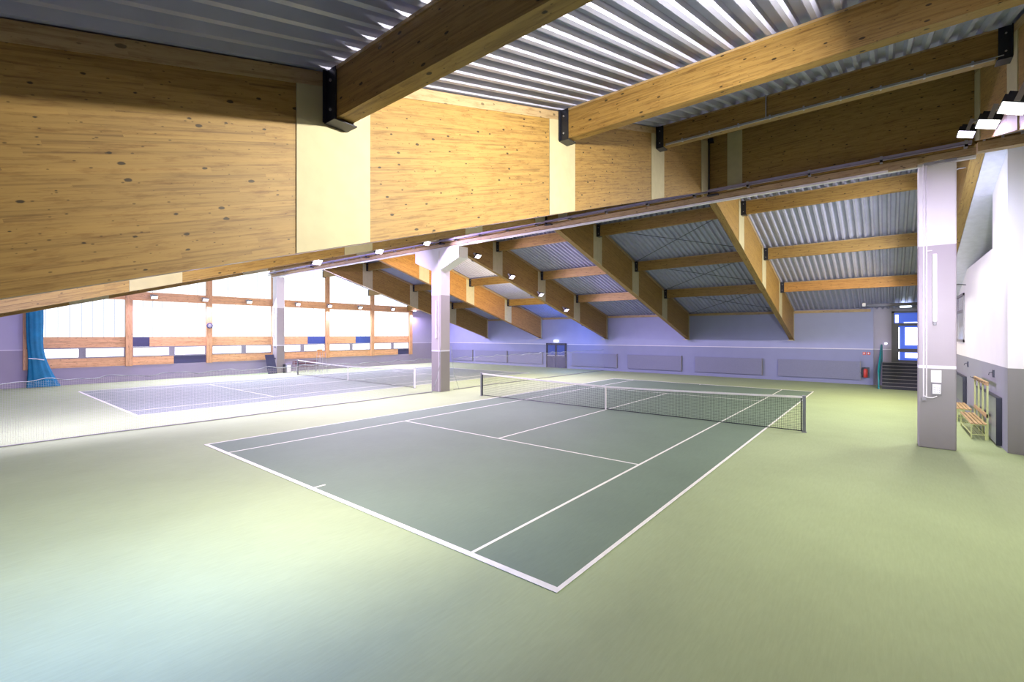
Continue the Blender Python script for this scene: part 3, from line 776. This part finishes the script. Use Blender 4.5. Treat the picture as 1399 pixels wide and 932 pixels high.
mb.box(DX0 + .12, DX0 + .3, YF + .1, YF + .2, DZ0, 3.38).box(DX1 - .3, DX1 - .12, YF + .1, YF + .2, DZ0, 3.38).box(DX0 + .3, DX1 - .3, YF + .1, YF + .2, DZ0, DZ0 + .12).box(DX0 + .3, DX1 - .3, YF + .1, YF + .2, 1.92, 2.1)
mb.build('door_frame', FRAME, d)
DB = emit('blue_lit_glass', (0.05, 0.11, 0.55), 0.9); DWt = emit('daylit_glass', (0.9, 0.95, 1.0), 2.2)
MB().box(DX0 + .1, DX1 - .1, YF + .24, YF + .26, DZ0, DZ1 - .05).build('glass', DB, d)
mb = MB().box(9.10, 9.62, YF + .21, YF + .235, 2.30, 3.28).box(9.10, 9.62, YF + .21, YF + .235, 1.6, 1.88).box(8.82, 8.87, YF + .21, YF + .235, 1.5, 3.3).box(8.68, 8.82, YF + .21, YF + .235, 3.56, 4.0)
mb.box(9.05, 9.9, YF + .21, YF + .235, 3.54, 3.58)
mb.build('bright_glass', DWt, d)
MB().tube([(9.95, YF + .02, 2.2), (9.95, YF + .02, 2.6)], .02, 8).build('door_handle', ZINC, d)
tag(MB().box(7.45, 9.9, 28.3, 28.5, ztop(28.4) - .28, ztop(28.4) - .12).build('blind_box', STEEL, bevel=.01), 'long black box hung under the roof above the stairs', 'box')
tag(MB().box(7.25, 7.42, 28.3, 28.45, ztop(28.4) - .25, ztop(28.4) - .05).build('spotlight', WHITEP, bevel=.03), 'small white fitting at the end of the black box', 'lamp')
o = MB().tube([(9.1, 28.9, ztop(28.9) - .2), (9.1, 28.9, ztop(28.9) - .12)], .24, 20).build('ceiling_light', emit('round_glow', (0.8, 0.9, 1), 4.0))
tag(o, 'round glowing ceiling light over the stair door', 'lamp')
tag(MB().tube([(8.28, YF + .06, 2.38), (8.28, YF + .12, 2.38)], .06, 12).build('wall_lamp', emit('small_glow', (.9, .92, 1), 2.5)), 'tiny round light on the wall left of the stair door', 'lamp')

# ================================================================= RIGHT WALL FITTINGS
def side_board(y0, y1, z0, z1, lab):
    o = MB().box(10.5, 10.598, y0, y1, z0, z1).build('wall_board', PLATE2, bevel=.008); tag(o, lab, 'wall board')
    fr = MB().box(10.49, 10.6 - .003, y0 - .04, y0 - .002, z0 - .02, z1 + .02).box(10.49, 10.6 - .003, y1 + .002, y1 + .04, z0 - .02, z1 + .02).box(10.49, 10.597, y0, y1, z1 + .002, z1 + .03)
    fr.build('edge_strip', STEEL, o)
side_board(12.95, 16.6, 0.06, 1.24, 'dark-edged grey panel on the side wall by the near end of the coat bench')
side_board(19.8, 23.6, 0.35, 1.30, 'dark-edged grey panel on the side wall behind the farther bench')
win = empty('window_7', (10.6, 21.6, 2.6)); struct(win, 'narrow window high in the side wall')
mb = MB().box(10.56, 10.598, 20.4, 20.52, 2.6, 4.48).box(10.56, 10.598, 22.4, 22.52, 2.6, 4.48).box(10.56, 10.598, 20.4, 22.52, 2.6, 2.7).box(10.56, 10.598, 20.4, 22.52, 4.38, 4.48).box(10.56, 10.598, 20.5, 22.4, 3.75, 3.85)
mb.build('window_frame', GREYP, win)
MB().box(10.585, 10.598, 20.5, 22.4, 2.7, 3.75).build('pane', plain('pale_window_glass', (0.55, 0.60, 0.66), 0.1), win)
MB().box(10.585, 10.598, 20.5, 22.4, 3.85, 4.38).build('pane', plain('violet_window_glass', (0.35, 0.32, 0.42), 0.1), win)
root = empty('wall_lamp', (10.5, 20, 4.78), 'small swan-neck lamp above the side wall window', 'lamp')
MB().tube([(10.6, 20, 4.75), (10.4, 20, 4.78), (10.15, 20.1, 4.78)], .018, 6).build('arm', STEEL, root)
MB().tube([(10.15, 20.1, 4.79), (10.15, 20.1, 4.70)], [.03, .07], 8).build('shade', STEEL, root)
for k, y in enumerate((19.3, 14.05)):
    root = empty('wall_hook', (10.58, y, 1.83), 'dark wall bracket on the side wall, %s' % ('the farther one' if k == 0 else 'the nearer one above the bench'), 'bracket')
    MB().box(10.565, 10.598, y - .05, y + .05, 1.72, 1.92).build('plate', STEEL, root)
    MB().tube([(10.57, y, 1.86), (10.50, y, 1.84), (10.49, y, 1.78)], .012, 6).build('hook', STEEL, root)

def coat_bench(y0, y1, xa, xb, rack, lab):
    root = empty('locker_bench', ((xa + xb) / 2, (y0 + y1) / 2, 0), lab, 'bench')
    nsl = 4; wd = (xb - xa) / nsl
    for k in range(nsl):
        MB().box(xa + k * wd + .01, xa + (k + 1) * wd - .012, y0, y1, .425, .452).build('seat_slat', BENCHW, root, M=Matrix.Translation((xa, y0, .43)) @ Matrix.Rotation(R(90), 4, 'Z'))
    for y in (y0 + .08, y1 - .08):
        f_ = MB()
        for x in (xa + .03, xb - .03): f_.box(x - .016, x + .016, y - .016, y + .016, 0, .42)
        f_.box(xa + .03, xb - .03, y - .014, y + .014, .39, .42).box(xa + .03, xb - .03, y - .012, y + .012, .12, .145)
        f_.build('leg_frame', YGRN, root)
    MB().box(xa + .02, xa + .045, y0 + .08, y1 - .08, .385, .42).box(xb - .045, xb - .02, y0 + .08, y1 - .08, .385, .42).box(xa + .02, xa + .045, y0 + .08, y1 - .08, .12, .145).build('side_rail', YGRN, root)
    # shoe grid
    g_ = MB()
    for k in range(6):
        x = xa + .05 + k * (xb - xa - .1) / 5
        g_.tube([(x, y0 + .1, .14), (x, y1 - .1, .14)], .006, 5)
    g_.build('shoe_grid', YGRN, root)
    if rack:
        for k in range(4):
            y = y0 + .06 + k * (y1 - y0 - .12) / 3
            MB().box(xb - .02, xb + .02, y - .02, y + .02, 0.0, 1.58).build('upright', YGRN, root)
        for z in (.62, ): MB().box(xb - .025, xb + .01, y0 + .04, y1 - .04, z, z + .1).build('back_slat', BENCHW, root)
        MB().box(xb - .03, xb + .02, y0 + .02, y1 - .02, 1.50, 1.60).build('hook_board', BENCHW, root)
        for k in range(7):
            y = y0 + .15 + k * (y1 - y0 - .3) / 6
            MB().tube([(xb - .03, y, 1.57), (xb - .10, y, 1.56), (xb - .11, y, 1.60)], .008, 5).build('hook', STEEL, root)
    return root
coat_bench(13.75, 16.2, 10.10, 10.44, True, 'slatted bench with coat hook rack and pale green frame by the side wall')
coat_bench(17.1, 19.0, 10.10, 10.48, False, 'slatted bench without rack, farther along the side wall')

# ================================================================= FAR COURT SIDE
o = MB(); o.add([(-26.6, 10.9, 0.0), (-26.6, 11.55, 0.0), (-26.75, 11.35, 1.4), (-26.75, 10.72, 1.4), (-26.66, 10.9, 0.0), (-26.66, 11.55, 0.0), (-26.81, 11.35, 1.4), (-26.81, 10.72, 1.4)],
               [(0, 1, 2, 3), (4, 7, 6, 5), (0, 4, 5, 1), (1, 5, 6, 2), (2, 6, 7, 3), (3, 7, 4, 0)])
tag(o.build('leaning_board', NAVY), 'dark blue board leaning beside the distant pillar', 'board')
root = empty('waste_bin', (-26.6, 12.35, 0), 'white upright bin right of the distant pillar', 'bin')
MB().box(-26.75, -26.45, 12.2, 12.5, 0, .6).build('body', WHITEP, root, bevel=.02); MB().box(-26.77, -26.43, 12.18, 12.52, .6, .66).build('lid', GREYP, root, bevel=.01)
MB().box(-26.7, -26.5, 12.0, 12.1, 0, .66).build('side_panel', STEEL, root)
root = empty('court_bench', (-26.4, 13.7, 0), 'low dark red slatted bench beyond the far net', 'bench')
DRED = plain('dark_red_slats', (0.16, 0.06, 0.08), .5)
for k in range(3): MB().box(-26.6 + k * .13, -26.5 + k * .13, 12.7, 14.7, .42, .45).build('seat_slat', DRED, root)
for k in range(2): MB().box(-26.66, -26.63, 12.7, 14.7, .6 + k * .14, .7 + k * .14).build('back_slat', DRED, root)
for y in (12.8, 13.7, 14.6): MB().box(-26.66, -26.62, y, y + .04, 0, .84).box(-26.25, -26.21, y, y + .04, 0, .42).box(-26.64, -26.22, y, y + .04, .39, .42).build('leg_frame', ZINC, root)
root = empty('umpire_chair', (-25.5, 14.4, 0), 'tall thin-legged umpire chair beyond the far net', 'chair')
for (dx, dy) in ((-.35, -.3), (.35, -.3), (-.35, .3), (.35, .3)):
    MB().tube([(-25.5 + dx, 14.4 + dy, 0), (-25.5 + dx * .6, 14.4 + dy * .7, 1.5)], .02, 6).build('leg', ZINC, root)
MB().box(-25.72, -25.28, 14.18, 14.62, 1.2, 1.24).build('seat', WFAC, root)
MB().box(-25.74, -25.71, 14.18, 14.62, 1.3, 1.75).build('backrest', WFAC, root)
root = empty('wall_clock', (XL + .15, 7.4, 3.45), 'round dark clock on the second timber post of the window wall', 'clock')
MB().tube([(XL + .142, 7.4, 3.5), (XL + .2, 7.4, 3.5)], .19, 20).build('case', NAVY, root)
MB().tube([(XL + .201, 7.4, 3.5), (XL + .206, 7.4, 3.5)], .13, 20).build('face', GREYP, root)
MB().box(XL + .206, XL + .212, 7.39, 7.41, 3.5, 3.6).box(XL + .206, XL + .212, 7.4, 7.47, 3.49, 3.51).build('hands', WHITEP, root)
